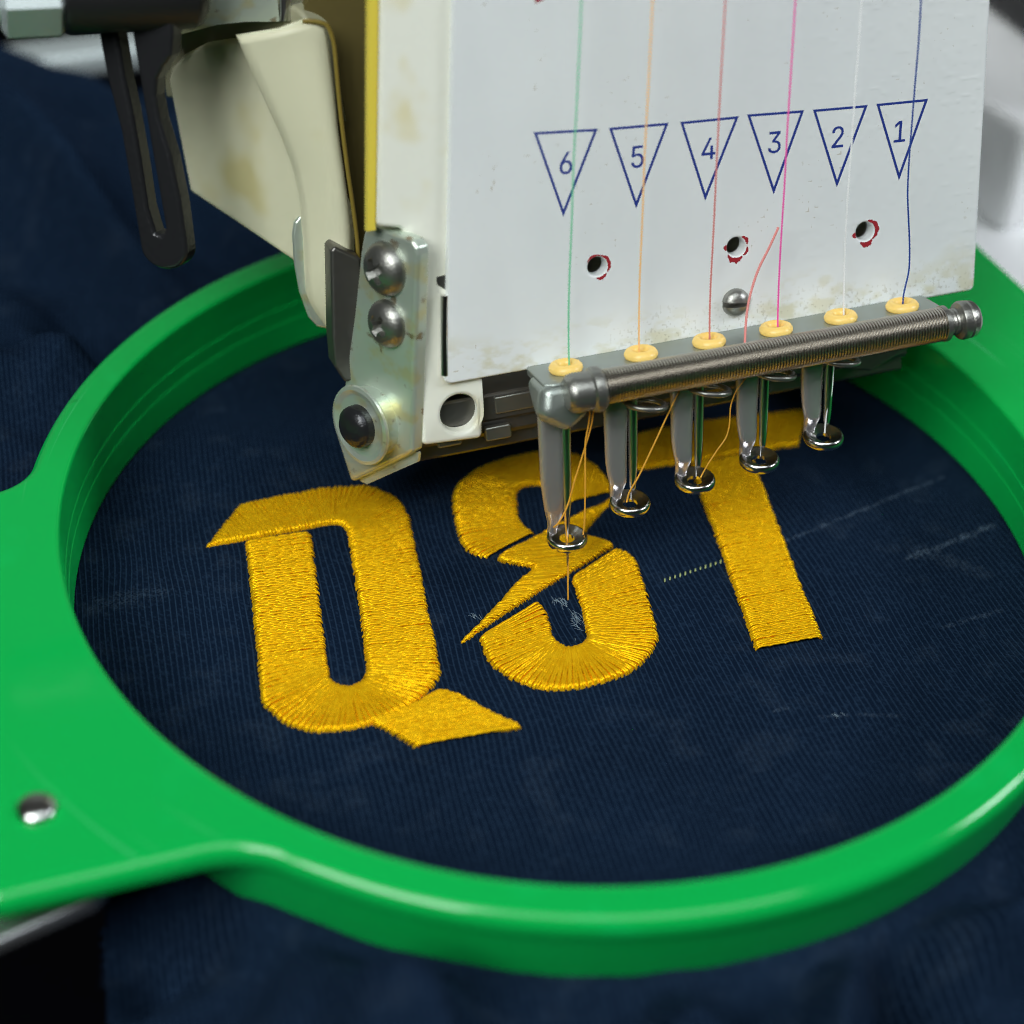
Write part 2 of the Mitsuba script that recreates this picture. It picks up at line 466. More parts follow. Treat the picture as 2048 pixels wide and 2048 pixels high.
# ------------------------------------------------------------------ the embroidery: every stitched thread is a twisted tube
def stitches(rungs, pitch=0.38, H=0.72, z0=0.0, stitch=2.3, seed=1, dips=1.0, raise_=0.0):
    g = np.random.default_rng(seed)
    A = np.array([r[0] for r in rungs], float)
    B = np.array([r[1] for r in rungs], float)
    sa = np.linalg.norm(np.diff(A, axis=0), axis=1)
    sb = np.linalg.norm(np.diff(B, axis=0), axis=1)
    s = np.r_[0, np.cumsum(np.maximum(0.62 * sa + 0.38 * sb, 1e-3))]
    from scipy.interpolate import PchipInterpolator
    fa, fb = PchipInterpolator(s, A), PchipInterpolator(s, B)
    rr_ = np.minimum(sa, sb) / np.maximum(np.maximum(sa, sb), 1e-6)
    rat = lambda t: np.interp(t, 0.5 * (s[1:] + s[:-1]), rr_)
    n = max(6, int(s[-1] / pitch))
    ds = s[-1] / n
    sides, rings_all, verts, faces, off = 6, [], [], [], 0
    ang = np.arange(sides) * 2 * np.pi / sides
    phase = 0.0
    for i in range(n + 1):
        t = i * ds
        z = 0.16 * ds * (1 if i % 2 else -1)
        a = fa(np.clip(t + z + g.normal(0, 0.05) * ds, 0, s[-1]))
        b = fb(np.clip(t - z + g.normal(0, 0.05) * ds, 0, s[-1]))
        L = np.linalg.norm(b - a)
        if L < 0.5:
            continue
        d = (b - a) / L
        a = a - d * g.uniform(-0.22, 0.16)
        b = b + d * g.uniform(-0.22, 0.16)
        L = np.linalg.norm(b - a)
        m = max(7, int(L / 0.25))
        e = np.linspace(0, L, m)
        e[1:-1] += g.normal(0, 0.02, m - 2)
        edge = np.minimum(e, L - e)
        prof = np.sqrt(np.clip(1 - (1 - np.clip(edge / 1.25, 0, 1)) ** 2, 0, 1))
        h = min(H, 0.22 + 0.22 * L)
        zz = z0 + raise_ - 0.12 + (h + 0.12) * prof + g.normal(0, 0.03)
        phase = g.random()
        fan = min(1.0, 0.25 + 1.1 * float(rat(t)))
        k = (phase - 1) * stitch
        knots_, lifts = [-9.0], [0.0]
        while k < L and dips:
            zz = zz - 0.16 * dips * fan * np.exp(-((e - k) / 0.27) ** 2)
            knots_.append(k)
            lifts.append(g.normal(0.01, 0.032))
            k += stitch / fan * g.uniform(0.75, 1.25)
        zz = zz + np.array(lifts)[np.searchsorted(knots_, e) - 1] * np.clip(edge / 0.6, 0, 1)
        nrm = np.array([-d[1], d[0]])
        wob = g.normal(0, 0.02) + 0.03 * np.sin(e / g.uniform(1.2, 2.2) + g.uniform(0, 6))
        P = np.c_[a + e[:, None] * d + wob[:, None] * nrm, zz]
        tw = e / 2.3 * 2 * np.pi + g.uniform(0, 6.28)
        ww, hh = 0.245 * (1 + g.normal(0, 0.07)), 0.19
        ca = np.cos(ang)[None] * ww
        sn = np.sin(ang)[None] * hh
        c, si = np.cos(tw)[:, None] * 0.35, np.sin(tw)[:, None] * 0.35
        lat = ca * np.cos(c) - sn * np.sin(si)
        ver = ca * np.sin(si) * 0.6 + sn
        v = P[:, None, :] + lat[..., None] * np.r_[nrm, 0] + ver[..., None] * np.array([0, 0, 1.0])
        verts.append(v.reshape(-1, 3))
        q, w = np.meshgrid(np.arange(m - 1), np.arange(sides), indexing='ij')
        x0 = off + q * sides + w
        x1 = off + q * sides + (w + 1) % sides
        faces += [np.stack([x0, x1, x1 + sides], -1).reshape(-1, 3), np.stack([x0, x1 + sides, x0 + sides], -1).reshape(-1, 3)]
        off += m * sides
    # the padding under the threads
    tt = np.linspace(0, s[-1], 160)
    pa, pb = fa(tt), fb(tt)
    cols = []
    for k in (0.0, 0.07, 0.2, 0.5, 0.8, 0.93, 1.0):
        zz = z0 + raise_ + (H - 0.22) * (0 if k in (0.0, 1.0) else 1) - (0.25 if k in (0.0, 1.0) else 0)
        wl = np.linalg.norm(pb - pa, axis=1)
        hz = np.minimum(zz, z0 + raise_ + 0.16 * wl - 0.15)
        kk = 0.02 + 0.96 * k
        cols.append(np.c_[pa + (pb - pa) * kk, hz])
    cols = np.array(cols)
    K, R_ = cols.shape[:2]
    i, j = np.meshgrid(np.arange(K - 1), np.arange(R_ - 1), indexing='ij')
    b0 = (i * R_ + j).ravel() + off
    faces += [np.stack([b0, b0 + 1, b0 + R_ + 1], 1), np.stack([b0, b0 + R_ + 1, b0 + R_], 1)]
    verts.append(cols.reshape(-1, 3))
    return mesh(np.vstack(verts), np.vstack(faces))


Q_BODY = [((-57.9, 12.9), (-57.2, 12.8)), ((-56.5, 15.3), (-54.8, 13.1)), ((-54, 19.3), (-51, 13.7)), ((-51.5, 23.1), (-47, 14.4)), ((-47, 24.2), (-43.5, 15.0)), ((-42.9, 24.9), (-40.5, 15.6)),
          ((-36.5, 26.0), (-37, 16.3)), ((-30.6, 25.9), (-35.2, 16.0)), ((-26.7, 23.9), (-34.6, 15.2)), ((-24.5, 20.8), (-34.3, 14.2)), ((-23.4, 16.5), (-34.2, 12.5)),
          ((-23.2, 5.7), (-34.2, 4.5)), ((-23.1, -5.5), (-34.2, -6)), ((-22.9, -14.1), (-34.3, -14.5)), ((-22.95, -21.1), (-34.4, -19)), ((-23.7, -23), (-34.6, -20.1)),
          ((-25.6, -25.6), (-35.1, -21.2)), ((-29.6, -28.9), (-35.9, -22.0)), ((-33.5, -30.8), (-36.8, -22.5)), ((-38.3, -32), (-37.6, -22.6)), ((-42.1, -32), (-38.4, -22.4)),
          ((-44.8, -31.3), (-39.1, -22.0)), ((-47.7, -29.6), (-39.8, -21.3)), ((-49.7, -27.1), (-40.2, -20.5)), ((-51, -24.2), (-40.3, -19.3)), ((-51.1, -17.1), (-40.35, -16)),
          ((-51.2, -8.8), (-40.3, -8.3)), ((-51.3, 2), (-40.3, 2.3)), ((-51.4, 11), (-40.3, 12.2)), ((-51.5, 12.6), (-40.4, 14.1))]
Q_TAIL = [((-25.6, -26.2), (-22.7, -25.4)), ((-28, -27.8), (-20.9, -26.3)), ((-31.5, -29.3), (-18.5, -28.5)), ((-34.9, -30.9), (-16.9, -30.1)), ((-33, -32.5), (-14.8, -32)),
          ((-31.2, -34.2), (-12.3, -34.2)), ((-29.0, -36.6), (-15.0, -34.8))]
S_TOP = [((12.2, 19.6), (4.4, 17.6)), ((12.5, 21.5), (4.2, 18.8)), ((12.0, 24.8), (3.8, 20.4)), ((10.7, 28.0), (3.0, 21.6)), ((7.6, 31.0), (1.9, 22.5)), ((2.1, 32.2), (0.4, 22.9)),
         ((-3.4, 31.2), (-1.2, 23.0)), ((-8.7, 29.1), (-2.6, 22.8)), ((-12.7, 26.1), (-3.6, 22.0)), ((-14.8, 23.0), (-4.2, 20.8)), ((-15.6, 19.5), (-4.4, 19)), ((-15.8, 15.4), (-4.7, 15.6)),
         ((-15.7, 11.3), (-4.4, 12.8)), ((-15.4, 8.4), (-4.0, 11.9)), ((-14.4, 6.3), (-3.4, 11.0)), ((-12.1, 4.9), (-2.9, 10.3))]
S_BOTTOM = [((10.7, 4.4), (1.5, -2.1)), ((12.1, 3.4), (1.5, -3.0)), ((13, 1.4), (1.55, -4.2)), ((13.1, -2.2), (1.6, -6)), ((13.2, -6.8), (1.7, -9)), ((13.1, -13.2), (1.5, -13.5)),
            ((13, -16.5), (1.4, -15)), ((12.2, -18.9), (1.2, -16.1)), ((10.3, -21.6), (.8, -16.8)), ((7.2, -24.4), (.2, -17.4)), ((2.1, -26.4), (-.7, -17.75)), ((-3, -27.3), (-1.6, -17.8)),
            ((-7.2, -27.1), (-2.4, -17.6)), ((-10.3, -25.6), (-3.1, -17.1)), ((-13.4, -22.7), (-3.6, -16.4)), ((-15.3, -19.4), (-3.9, -15.3)), ((-15.6, -17.2), (-4.0, -13)),
            ((-15.72, -15.5), (-4.05, -10.5)), ((-15.7, -14.5), (-4.8, -7.1))]
S_BOLT = [((12.0, 18.1), (12.5, 17.7)), ((7.5, 15.4), (9.4, 14.0)), ((3.5, 13.1), (7.5, 11.9)), ((-3, 9), (5.8, 8.8)), ((-10.1, 4.2), (10, 5.6)), ((-7.5, 2.8), (7, 3.4)), ((-4.7, 1.3), (4, 1.3)),
          ((-7.5, -1.5), (-0.5, -1.6)), ((-10.7, -5.5), (-6, -5.5)), ((-13.8, -9.1), (-11, -9.2)), ((-17.2, -12.9), (-15.9, -12.9)), ((-19.0, -14.9), (-18.2, -14.7))]
T_STEM = [((27.7, -21.8), (39.3, -20.4)), ((27.8, -14), (39.3, -12.6)), ((27.8, 3), (39.4, 4.4)), ((27.8, 17.5), (39.5, 19)), ((27.9, 25.2), (39.5, 26.9))]
T_BAR = [((18, 25.2), (20.2, 35.5)), ((26.3, 26.1), (26.8, 37.0)), ((36.7, 27.7), (37.6, 38.4)), ((48.5, 29), (53.1, 39.4))]
lq = 'navy_cloth__embroidered_letter'
tag(lq, 'gold embroidered letter Q with long stem and slanted tail')
put(lq + '__stroke', stitches(Q_BODY, seed=11), 'embroidery_gold', True)
put(lq + '__stroke', stitches(Q_TAIL, seed=12, H=0.7), 'embroidery_gold', True)
ls = 'navy_cloth__embroidered_letter_001'
tag(ls, 'gold embroidered letter S split by a lightning bolt')
put(ls + '__stroke', stitches(S_TOP, seed=13), 'embroidery_gold', True)
put(ls + '__lightning_bolt', stitches(S_BOLT, seed=14, stitch=7.0), 'embroidery_gold', True)
put(ls + '__stroke', stitches(S_BOTTOM, seed=15), 'embroidery_gold', True)
lt = 'navy_cloth__embroidered_letter_002'
tag(lt, 'gold embroidered letter T under the presser feet')
put(lt + '__stroke', stitches(T_BAR, seed=16, stitch=6.0), 'embroidery_gold', True)
put(lt + '__stroke', stitches(T_STEM, seed=17, stitch=2.7), 'embroidery_gold', True)

# lint and the pale basting line
fib = []
for (cx, cy, sx, sy, n) in ((-1.2, -7.0, 1.4, 1.0, 26), (0.6, -11.5, 1.0, 2.4, 34), (-15.8, -9.2, 0.7, 0.5, 7), (37, -37.4, 0.8, 0.2, 4)):
    for _ in range(n):
        x, y = cx + rng.normal(0, sx * .6), cy + rng.normal(0, sy * .6)
        th = rng.normal(-1.2, 0.5)
        L = rng.uniform(0.5, 1.6)
        k = np.linspace(-0.5, 0.5, 6)
        bend = rng.normal(0, 0.35)
        pts = np.c_[x + L * k * math.cos(th) - bend * k * k * math.sin(th), y + L * k * math.sin(th) + bend * k * k * math.cos(th), 0.12 + 0.10 * (1 - 4 * k * k)]
        fib.append(tube(pts, 0.024, 4))
put('navy_cloth__lint', cat(*fib), 'thread_lint', True, kind='stuff')
bst = []
for k in np.linspace(0, 1, 15):
    c = np.array([14.0, -4.8]) * (1 - k) + np.array([27.2, -0.3]) * k
    d = np.array([0.25, 1.0]) * rng.uniform(0.28, 0.42)
    if k < 0.2:
        continue
    bst.append(tube([np.r_[c - d, 0.02], np.r_[c - d * .5, 0.10], np.r_[c + d * .5, 0.10], np.r_[c + d, 0.02]], 0.10, 6))
put('navy_cloth__basting_stitch', cat(*bst), 'thread_lime', True, 'short pale green basting stitches between the letters S and T', kind='stuff')

# ------------------------------------------------------------------ the hoop
ring = Point(0, 0).buffer(86.4, quad_segs=90)
arm_l = Polygon([(-55, -66.5), (-60, -67.8), (-88.3, -73), (-100, -38), (-100, 7.5), (-92, 10.5), (-84, 12.5), (-70, 10), (-50, -40)])
arm_r = Polygon([(55, 66.5), (60, 67.8), (91.2, 73.5), (103, 26), (103, -8), (92, -10.5), (84, -12.5), (70, -10), (50, 40)])
body = unary_union([ring, arm_l, arm_r])
soft = body.buffer(14, quad_segs=24).buffer(-14, quad_segs=32)
body = unary_union([body.buffer(8, quad_segs=16).buffer(-8, quad_segs=24), soft.intersection(Polygon([(-86, -120), (20, -120), (20, -40), (-86, -40)]))])
body = body.buffer(-2.6, quad_segs=10).buffer(2.6, quad_segs=10).difference(Point(0, 0).buffer(80.0, quad_segs=90)).buffer(0)
TOP = 17.14
hoop_fr = (np.array([0, 0, TOP]), np.eye(3))
from shapely.geometry.polygon import orient
ext = resample(np.array(orient(body).exterior.coords)[:-1], 1.2)
inn = resample(np.array(orient(body).interiors[0].coords)[:-1], 1.2)
lv = [(-4.6, 1.1), (-4.1, 0.35), (-3.4, 0)] + [(-2.2 + 2.2 * math.sin(t), 2.2 * (1 - math.cos(t))) for t in np.linspace(0, math.pi / 2, 8)]
side = loft([np.c_[inset_loop(ext, d), np.full(len(ext), TOP + z)] for z, d in lv], False, False)
lip = [(0.7 * (1 - math.cos(t)), -0.7 + 0.7 * math.sin(t)) for t in np.linspace(0, math.pi / 2, 5)]
wall_prof = [(79.45, 0.2), (79.5, 3.0), (79.62, 5.9), (79.74, 6.0), (79.8, 9.2), (79.92, 9.3), (80.0, 13.0)] + [(80 + d, TOP + z) for d, z in lip]
ang = np.linspace(0, 2 * np.pi, 361)[:-1]
inner = loft([np.c_[r * np.cos(ang), r * np.sin(ang), np.full(360, z)] for r, z in wall_prof], False, False)
inner.invert()
out_prof = [(83.6, 0.2), (84.3, 4.0), (85.4, 11.6), (85.2, 13.0)]
outer = loft([np.c_[r * np.cos(ang), r * np.sin(ang), np.full(360, z)] for r, z in out_prof], False, False)
tl = inset_loop(ext, 2.2)
il = np.c_[80.7 * np.cos(ang), 80.7 * np.sin(ang)]
v2, f2 = trimesh.creation.triangulate_polygon(Polygon(tl, [il]), engine='earcut')
topf = mesh(np.c_[v2, np.full(len(v2), TOP)], f2)
if topf.face_normals[:, 2].mean() < 0:
    topf.invert()
bl = inset_loop(ext, 1.1)
v2, f2 = trimesh.creation.triangulate_polygon(Polygon(bl, [np.c_[85.1 * np.cos(ang), 85.1 * np.sin(ang)]]), engine='earcut')
botf = mesh(np.c_[v2, np.full(len(v2), TOP - 4.6)], f2)
if botf.face_normals[:, 2].mean() > 0:
    botf.invert()
hoop = cat(side, topf, botf)
hoop.merge_vertices(digits_vertex=4)
hoop2 = cat(inner, outer)
tag('embroidery_hoop', 'round green plastic embroidery hoop with flat side arms holding the navy cloth', 'hoop')
put('embroidery_hoop__frame', cat(hoop, hoop2), 'green_plastic', 40)
put('embroidery_hoop__screw', lathe([(2.75, -0.5), (2.75, 0.25), (2.6, 0.62), (2.2, 0.98), (1.6, 1.25), (0.8, 1.42), (0.0, 1.46)], (-82.2, -57.8, TOP), (0, 0, 1)), 'polished_steel', True, 'round shiny screw head on the left arm of the hoop')

bar = rounded([(-120, -63), (-89, -74.0), (-75.4, -68.0), (-73.6, -66.0), (-75, -40), (-120, -40)], 0.8)
put('hoop_support', prism(bar, 2.6, (np.array([0, 0, 9.8]), np.eye(3)), 0.8, 0.5), 'bar_metal', 35, 'flat silver metal bar under the left arm of the hoop', 'metal bar')

# ------------------------------------------------------------------ the machine head
MC = 'embroidery_machine'
tag(MC, 'white multi needle embroidery machine head with numbered face and row of presser feet', 'embroidery machine')

HOLES = [(9.0, 53.1), (32.6, 53.4), (55.2, 53.2)]
plate = Polygon([(-16.9, 37.0), (75.6, 40.6), (76.4, 114), (-10.6, 114)])
plate = rounded(plate.exterior.coords, 1.0)
for a, b in HOLES:
    plate = plate.difference(Point(a, b).buffer(1.55, quad_segs=9))
put(MC + '__face_plate', prism(plate, 2.6, FACE, 0.45, 0, 3), 'white_paint', 30)

TRI = [[(-0.3, 75.3), (9.4, 74.8), (3.7, 62.4)], [(11.8, 74.7), (21.0, 74.5), (15.7, 62.3)], [(23.5, 74.4), (32.7, 74.3), (27.3, 62.2)],
       [(34.7, 74.4), (43.8, 74.1), (39.0, 61.9)], [(45.9, 74.0), (54.8, 73.8), (50.0, 61.8)], [(56.9, 73.8), (65.4, 73.7), (61.0, 61.7)]]
DIG = [(4.4, 70.2), (16.1, 69.9), (27.9, 69.9), (39.1, 69.7), (50.0, 69.4), (60.9, 69.1)]
ink = (at(FACE, [(0, 0, 0.12)])[0], FACE[1])
for k, (t, dg) in enumerate(zip(TRI, DIG)):
    g = Polygon(t).buffer(0.19, join_style=2)
    g = g.difference(Polygon(t).buffer(-0.19, join_style=2))
    m1 = prism(g, 0.1, ink)
    tx = meshkit.text_mesh(str(6 - k), 3.4, 0.1)
    c = tx.bounds.mean(0)
    vv = (np.asarray(tx.vertices) - c) * np.array([0.92, 1, 1])
    vv[:, 0] += 0.04 * vv[:, 1]
    tx.vertices = at(ink, vv + np.array([dg[0], dg[1], -0.04]))
    put(MC + '__face_plate__needle_mark', cat(m1, tx), 'blue_ink', False, f'blue printed triangle with number {6 - k}')


def arc_blob(cx, cy, r, a0, a1, w, seed):
    g = np.random.default_rng(seed)
    th = np.radians(np.linspace(a0, a1, 16))
    k = np.sin(np.linspace(0.15, np.pi - 0.15, 16))
    ro = r + w * k * (0.6 + 0.5 * g.random(16))
    ri = r - 0.12 * g.random(16)
    return Polygon(np.r_[np.c_[cx + ro * np.cos(th), cy + ro * np.sin(th)], np.c_[cx + ri * np.cos(th), cy + ri * np.sin(th)][::-1]]).buffer(0.03)


for k, ((a, b), arcs) in enumerate(zip(HOLES, [((70, -30, .5), (-40, -95, .45), (150, 75, .22)), ((60, 10, .45), (-5, -50, .35), (-60, -140, .9), (165, 190, .4)), ((75, -45, .7), (-50, -115, .85), (180, 205, .5))])):
    blobs = [arc_blob(a, b, 1.85, a0, a1, w, 30 + 5 * k + j) for j, (a0, a1, w) in enumerate(arcs)]
    put(MC + '__red_paint_mark', cat(*[prism(g if g.geom_type == 'Polygon' else max(g.geoms, key=lambda q: q.area), 0.1, ink) for g in blobs]), 'red_ink', False, ('broken ring of red paint around the left hole', 'broken ring of red paint around the middle hole', 'broken ring of red paint around the right hole')[k])
put(MC + '__red_paint_mark', prism(Polygon([(0.6, 94.7), (2.6, 95.4), (4.2, 97), (2.5, 97.5), (0.4, 95.6)]), 0.1, ink), 'red_ink', False, 'piece of red print at the top of the face')


def slotted_head(o, axis, along, R, h, slot_w):
    """A domed head with a real slot, built from two half domes and a floor."""
    axis = np.asarray(axis) / np.linalg.norm(axis)
    along = along - axis * (axis @ along)
    along /= np.linalg.norm(along)
    across = np.cross(axis, along)
    parts = []
    for s in (1, -1):
        rows = []
        for t in np.linspace(0, 1, 9):
            zz = h * math.sin(t * math.pi / 2)
            rr = R * math.cos(t * math.pi / 2) if t < 1 else 0.02
            th = np.linspace(0, np.pi, 17)
            x, y = rr * np.cos(th), np.maximum(rr * np.sin(th), slot_w / 2)
            x = np.where(rr * np.sin(th) < slot_w / 2, np.sign(np.cos(th)) * math.sqrt(max(rr * rr - slot_w ** 2 / 4, 0)), x)
            rows.append(np.asarray(o) + x[:, None] * along + s * y[:, None] * across + zz * axis)
        base = [r_ - 0.8 * axis for r_ in rows[:1]]
        rows = base + rows
        m = loft(rows, False, True)
        parts.append(fix(m))
    parts.append(lathe([(R * .97, -0.8), (R * .97, 0.15), (0, 0.15)], o, axis, 30))
    return cat(*parts)


put(MC + '__face_screw', slotted_head(M3(32.4, 44.2, 0.15), N, U, 2.35, 1.7, 0.8), 'dull_steel', 35, 'round slotted screw in the lower face')

# body casting behind the plate, with the block that carries the big hole
bod = Polygon([(-20.9, 26.8), (-10.9, 26.6), (-10.4, 36.0), (-10.0, 60), (-6, 114), (-21.2, 114), (-25.7, 63.4), (-21.6, 62.6), (-21.2, 45.0)])
bod = rounded(bod.exterior.coords, 0.9).difference(Point(-14.4, 31.4).buffer(3.15, quad_segs=12))
cfr = lambda c: (at(FACE, [(0, 0, c)])[0], FACE[1])
put(MC + '__head_body', prism(bod, 3.0, cfr(-1.2), 0.8, 0, 4), 'white_casting', 30)
put(MC + '__head_block', prism(rounded([(-20.4, 27.4), (-11.4, 27.2), (-10.9, 37.0), (-20.2, 37.0)], 0.5).difference(Point(-14.4, 31.4).buffer(3.15, quad_segs=12)), 12, cfr(-4.3), 0), 'white_casting', 30)
put(MC + '__head_block_back', box(-19.5, -11.5, 27.5, 36.5, -17.5, -16.6, 0.2), 'dark_steel', 30)
strip = Polygon([(-27.2, 62.7), (-25.75, 62.7), (-21.25, 114), (-23.0, 114)])
put(MC + '__yellow_strip', prism(strip, 1.6, cfr(-1.7), 0.25), 'yellow_plastic', 30, 'yellow strip down the left edge of the head')
cas = Polygon([(-10.2, 40.2), (66, 42.6), (69.5, 43.2), (69.0, 45.0), (73.6, 46), (74.2, 114), (-6.5, 114)])
cas = rounded(cas.exterior.coords, 0.6)
for a, b in HOLES:
    cas = cas.difference(Point(a, b).buffer(4.2, quad_segs=9))
put(MC + '__casing', prism(cas, 22, cfr(-2.7), 0.3), 'white_casting', 30)
put(MC + '__casing_back', box(-9, 73, 44, 113, -26, -24.8, 0.2), 'dark_steel', 30)
put(MC + '__side_pin', tube(M3(np.array([(-16.75, 38.6, -0.35), (-16.4, 45, -0.35), (-16.0, 51.6, -0.35)])), 0.62, 16), 'polished_steel', 40, 'thin upright steel pin beside the face')
put(MC + '__rust_notch', prism(rounded([(-16.9, 53.2), (-15.2, 51.8), (-15.0, 54.6), (-16.9, 54.4)], 0.2), 0.3, cfr(-1.12)), 'dark_steel', 30)

# zinc side bracket, turned to the left
th = math.radians(62)
NB = math.cos(th) * N - math.sin(th) * U
E1 = math.cos(th) * U + math.sin(th) * N
BO = O - 21.5 * U + 45 * W + 1.8 * N
BR = (BO, np.stack([E1, W, NB]))
face = Polygon([(-10.8, 15.9), (-10.0, 17.2), (-7.8, 17.6), (0.6, 16.7), (1.6, 15.6), (1.7, 14.4), (-0.6, -2.4), (-2.8, -18.6), (-4.4, -19.8), (-19.1, -28.2), (-22.4, -19.5), (-20.6, -17.4), (-18.8, -11.0), (-14.8, 1.9), (-11.9, 12.9)])
put(MC + '__side_bracket', prism(rounded(face.exterior.coords, 0.7), 2.4, BR, 0.7, 0.3, 5), 'zinc_metal', 35, 'worn zinc bracket with two screws at the lower left of the head')


def cross_head(x, y, R, h, turn):
    o = at(BR, [(x, y, 0)])[0]
    d = dome(o, NB, R, h, 0.35)
    cuts = []
    for k in (0, 1):
        t = turn + k * math.pi / 2
        e = math.cos(t) * E1 + math.sin(t) * W
        f = np.cross(NB, e)
        c = o + NB * (h + 0.05)
        L, wd = R * 0.58, R * 0.16
        pts = [c - L * e - wd * f, c + L * e - wd * f, c + L * e + wd * f, c - L * e + wd * f]
        top = np.array(pts) + NB * 0.6
        bot = np.array([c - L * .35 * e - wd * f, c + L * .35 * e - wd * f, c + L * .35 * e + wd * f, c - L * .35 * e + wd * f]) - NB * h * 0.75
        cuts.append(fix(loft([bot, top])))
    import manifold3d as m3
    def mf(m):
        m = m.copy()
        m.merge_vertices()
        return m3.Manifold(m3.Mesh(np.asarray(m.vertices, np.float32), np.asarray(m.faces, np.uint32)))
    r = mf(d)
    for c in cuts:
        r = r - mf(c)
    q = r.to_mesh()
    return mesh(q.vert_properties[:, :3], q.tri_verts)


put(MC + '__side_bracket__screw', cross_head(-5.6, 11.2, 4.35, 2.6, 0.5), 'dull_steel', 35)
put(MC + '__side_bracket__screw', cross_head(-6.2, 2.2, 3.9, 2.2, 0.9), 'dull_steel', 35)
pv = at(BR, [(-11.6, -15.3, 0)])[0]
put(MC + '__side_bracket__pivot_collar', lathe([(5.9, -0.5), (5.9, 2.2), (5.6, 2.5), (6.6, 2.6), (6.75, 2.9), (6.6, 3.25), (6.0, 3.4), (5.4, 3.1), (4.9, 2.9), (3.6, 2.9), (0, 2.9)], pv, NB, 48), 'zinc_metal', 35)
put(MC + '__side_bracket__pivot_bolt', lathe([(3.5, 2.8), (3.5, 4.0), (3.35, 4.6), (2.6, 5.3), (1.5, 5.6), (0, 5.7)], pv, NB, 40), 'black_iron', 35, 'dark round bolt at the foot of the bracket')
put(MC + '__side_bracket__foot_flange', prism(rounded([(-19, -28.2), (-16.8, -28.4), (-3.4, -21.0), (-3.0, -19.2), (-4.4, -19.6)], 0.2), 0.5, (BO - NB * 1.6, np.stack([E1, W, NB]))), 'zinc_metal', 30)

# dark guide bar under the face
rail_dir = np.array([math.cos(math.radians(2.4)), math.sin(math.radians(2.4)), 0])
RU = rail_dir @ FACE[1]
RW = np.cross(N, RU)
RF = (O + 1.65 * U, np.stack([RU, RW, N]))
bar_prof = [(-15, 33.5), (-4.0, 33.5), (-3.6, 33.1), (-3.6, 29.2), (-4.8, 28.4), (-4.8, 26.6), (-5.6, 25.7), (-7.0, 25.4), (-7.0, 23.2), (-8.0, 22.5), (-15, 22.3)]   # (c, b)
sec = lambda a: np.array([at(RF, [(a, b, c)])[0] for c, b in bar_prof])
put(MC + '__needle_guide_bar', fix(loft([sec(-20.5), sec(65.5)])), 'dark_steel', 25, 'long dark metal bar along the foot of the head')
for a0, a1, b0, b1 in ((-8.4, -0.5, 30.0, 33.0), (-18.5, -14.4, 26.0, 28.6), (-10.4, -6.0, 25.6, 28.0)):
    put(MC + '__needle_guide_bar__cover_plate', box(a0, a1, b0, b1, -4.4, -3.1, 0.3, RF), 'dull_steel', 30)
put(MC + '__needle_guide_bar__end_plate', prism(rounded([(50, 27.5), (58, 25.2), (69.5, 30.0), (70.5, 34), (50, 34)], 0.8), 5, (at(RF, [(0, 0, -3.0)])[0], RF[1]), 0.4), 'dark_steel', 30)

# shelf with the six grommets
shelf = rounded([(-3.5, 0.2), (66.0, 0.2), (66.0, -9.3), (64.5, -10.0), (-2.0, -10.0), (-3.5, -9)], 0.6)
SH = (RF[0] + 38.35 * RW, np.stack([RU, -N, RW]))          # local: along rail, into the machine, up
put(MC + '__thread_rail', prism(shelf, 1.5, SH, 0.35, 0.35, 3), 'rail_metal', 30, 'flat metal rail carrying six yellow thread eyelets')
GA = [1.6, 14.2, 25.8, 37.4, 48.8, 59.8]
gro = [(1.15, -0.3), (1.1, 0.5), (1.25, 1.0), (1.6, 1.35), (2.0, 1.4), (2.4, 1.2), (2.7, 0.75), (2.75, 0.4), (2.6, 0.05), (2.3, -0.3)]
for a in GA:
    put(MC + '__thread_rail__eyelet', lathe(gro, at(RF, [(a, 38.4, 5.0)])[0], RW, 36, True), 'grommet_plastic', 40)

# ribbed roller in front of the rail
prof = [(0.2, 4.2)]
pitch, a = 0.50, 5.0
while a < 63.5:
    prof += [(2.35, a), (2.7, a + 0.10), (2.82, a + 0.25), (2.7, a + 0.40)]
    a += pitch
prof += [(2.1, a), (0.2, a + 0.1)]
ro = at(RF, [(0, 37.25, 12.0)])[0]
put(MC + '__ribbed_roller', lathe(prof, ro, RU, 28), 'spring_steel', 60, 'long ribbed steel roller in front of the eyelets')
put(MC + '__ribbed_roller__end_collar', lathe([(1.5, 63.0), (2.9, 63.2), (2.95, 63.9), (2.1, 64.1), (2.2, 64.4), (2.05, 64.7), (2.2, 65.0), (2.05, 65.3), (2.2, 65.6), (2.1, 66.0), (3.0, 66.2), (3.2, 66.6), (3.15, 67.4), (2.95, 67.6), (3.1, 67.9), (2.9, 68.8), (2.3, 69.4), (1.4, 69.7), (0, 69.75)], ro, RU, 36), 'dull_steel', 35)
put(MC + '__ribbed_roller__end_bolt', lathe([(0, -1.0), (2.4, -0.9), (3.0, -0.3), (3.2, 0.6), (3.1, 2.4), (3.1, 3.0), (3.5, 3.3), (3.65, 3.9), (3.55, 4.7), (3.0, 5.2), (1.9, 5.4)], ro + 0.4 * N, RU, 40), 'dull_steel', 35, 'round steel bolt at the left end of the roller')
import manifold3d as m3


def hull(pts_r, seg=20):
    ms = [m3.Manifold.sphere(r, seg).translate(list(map(float, p))) for p, r in pts_r]
    q = m3.Manifold.batch_hull(ms).to_mesh()
    return mesh(q.vert_properties[:, :3], q.tri_verts)


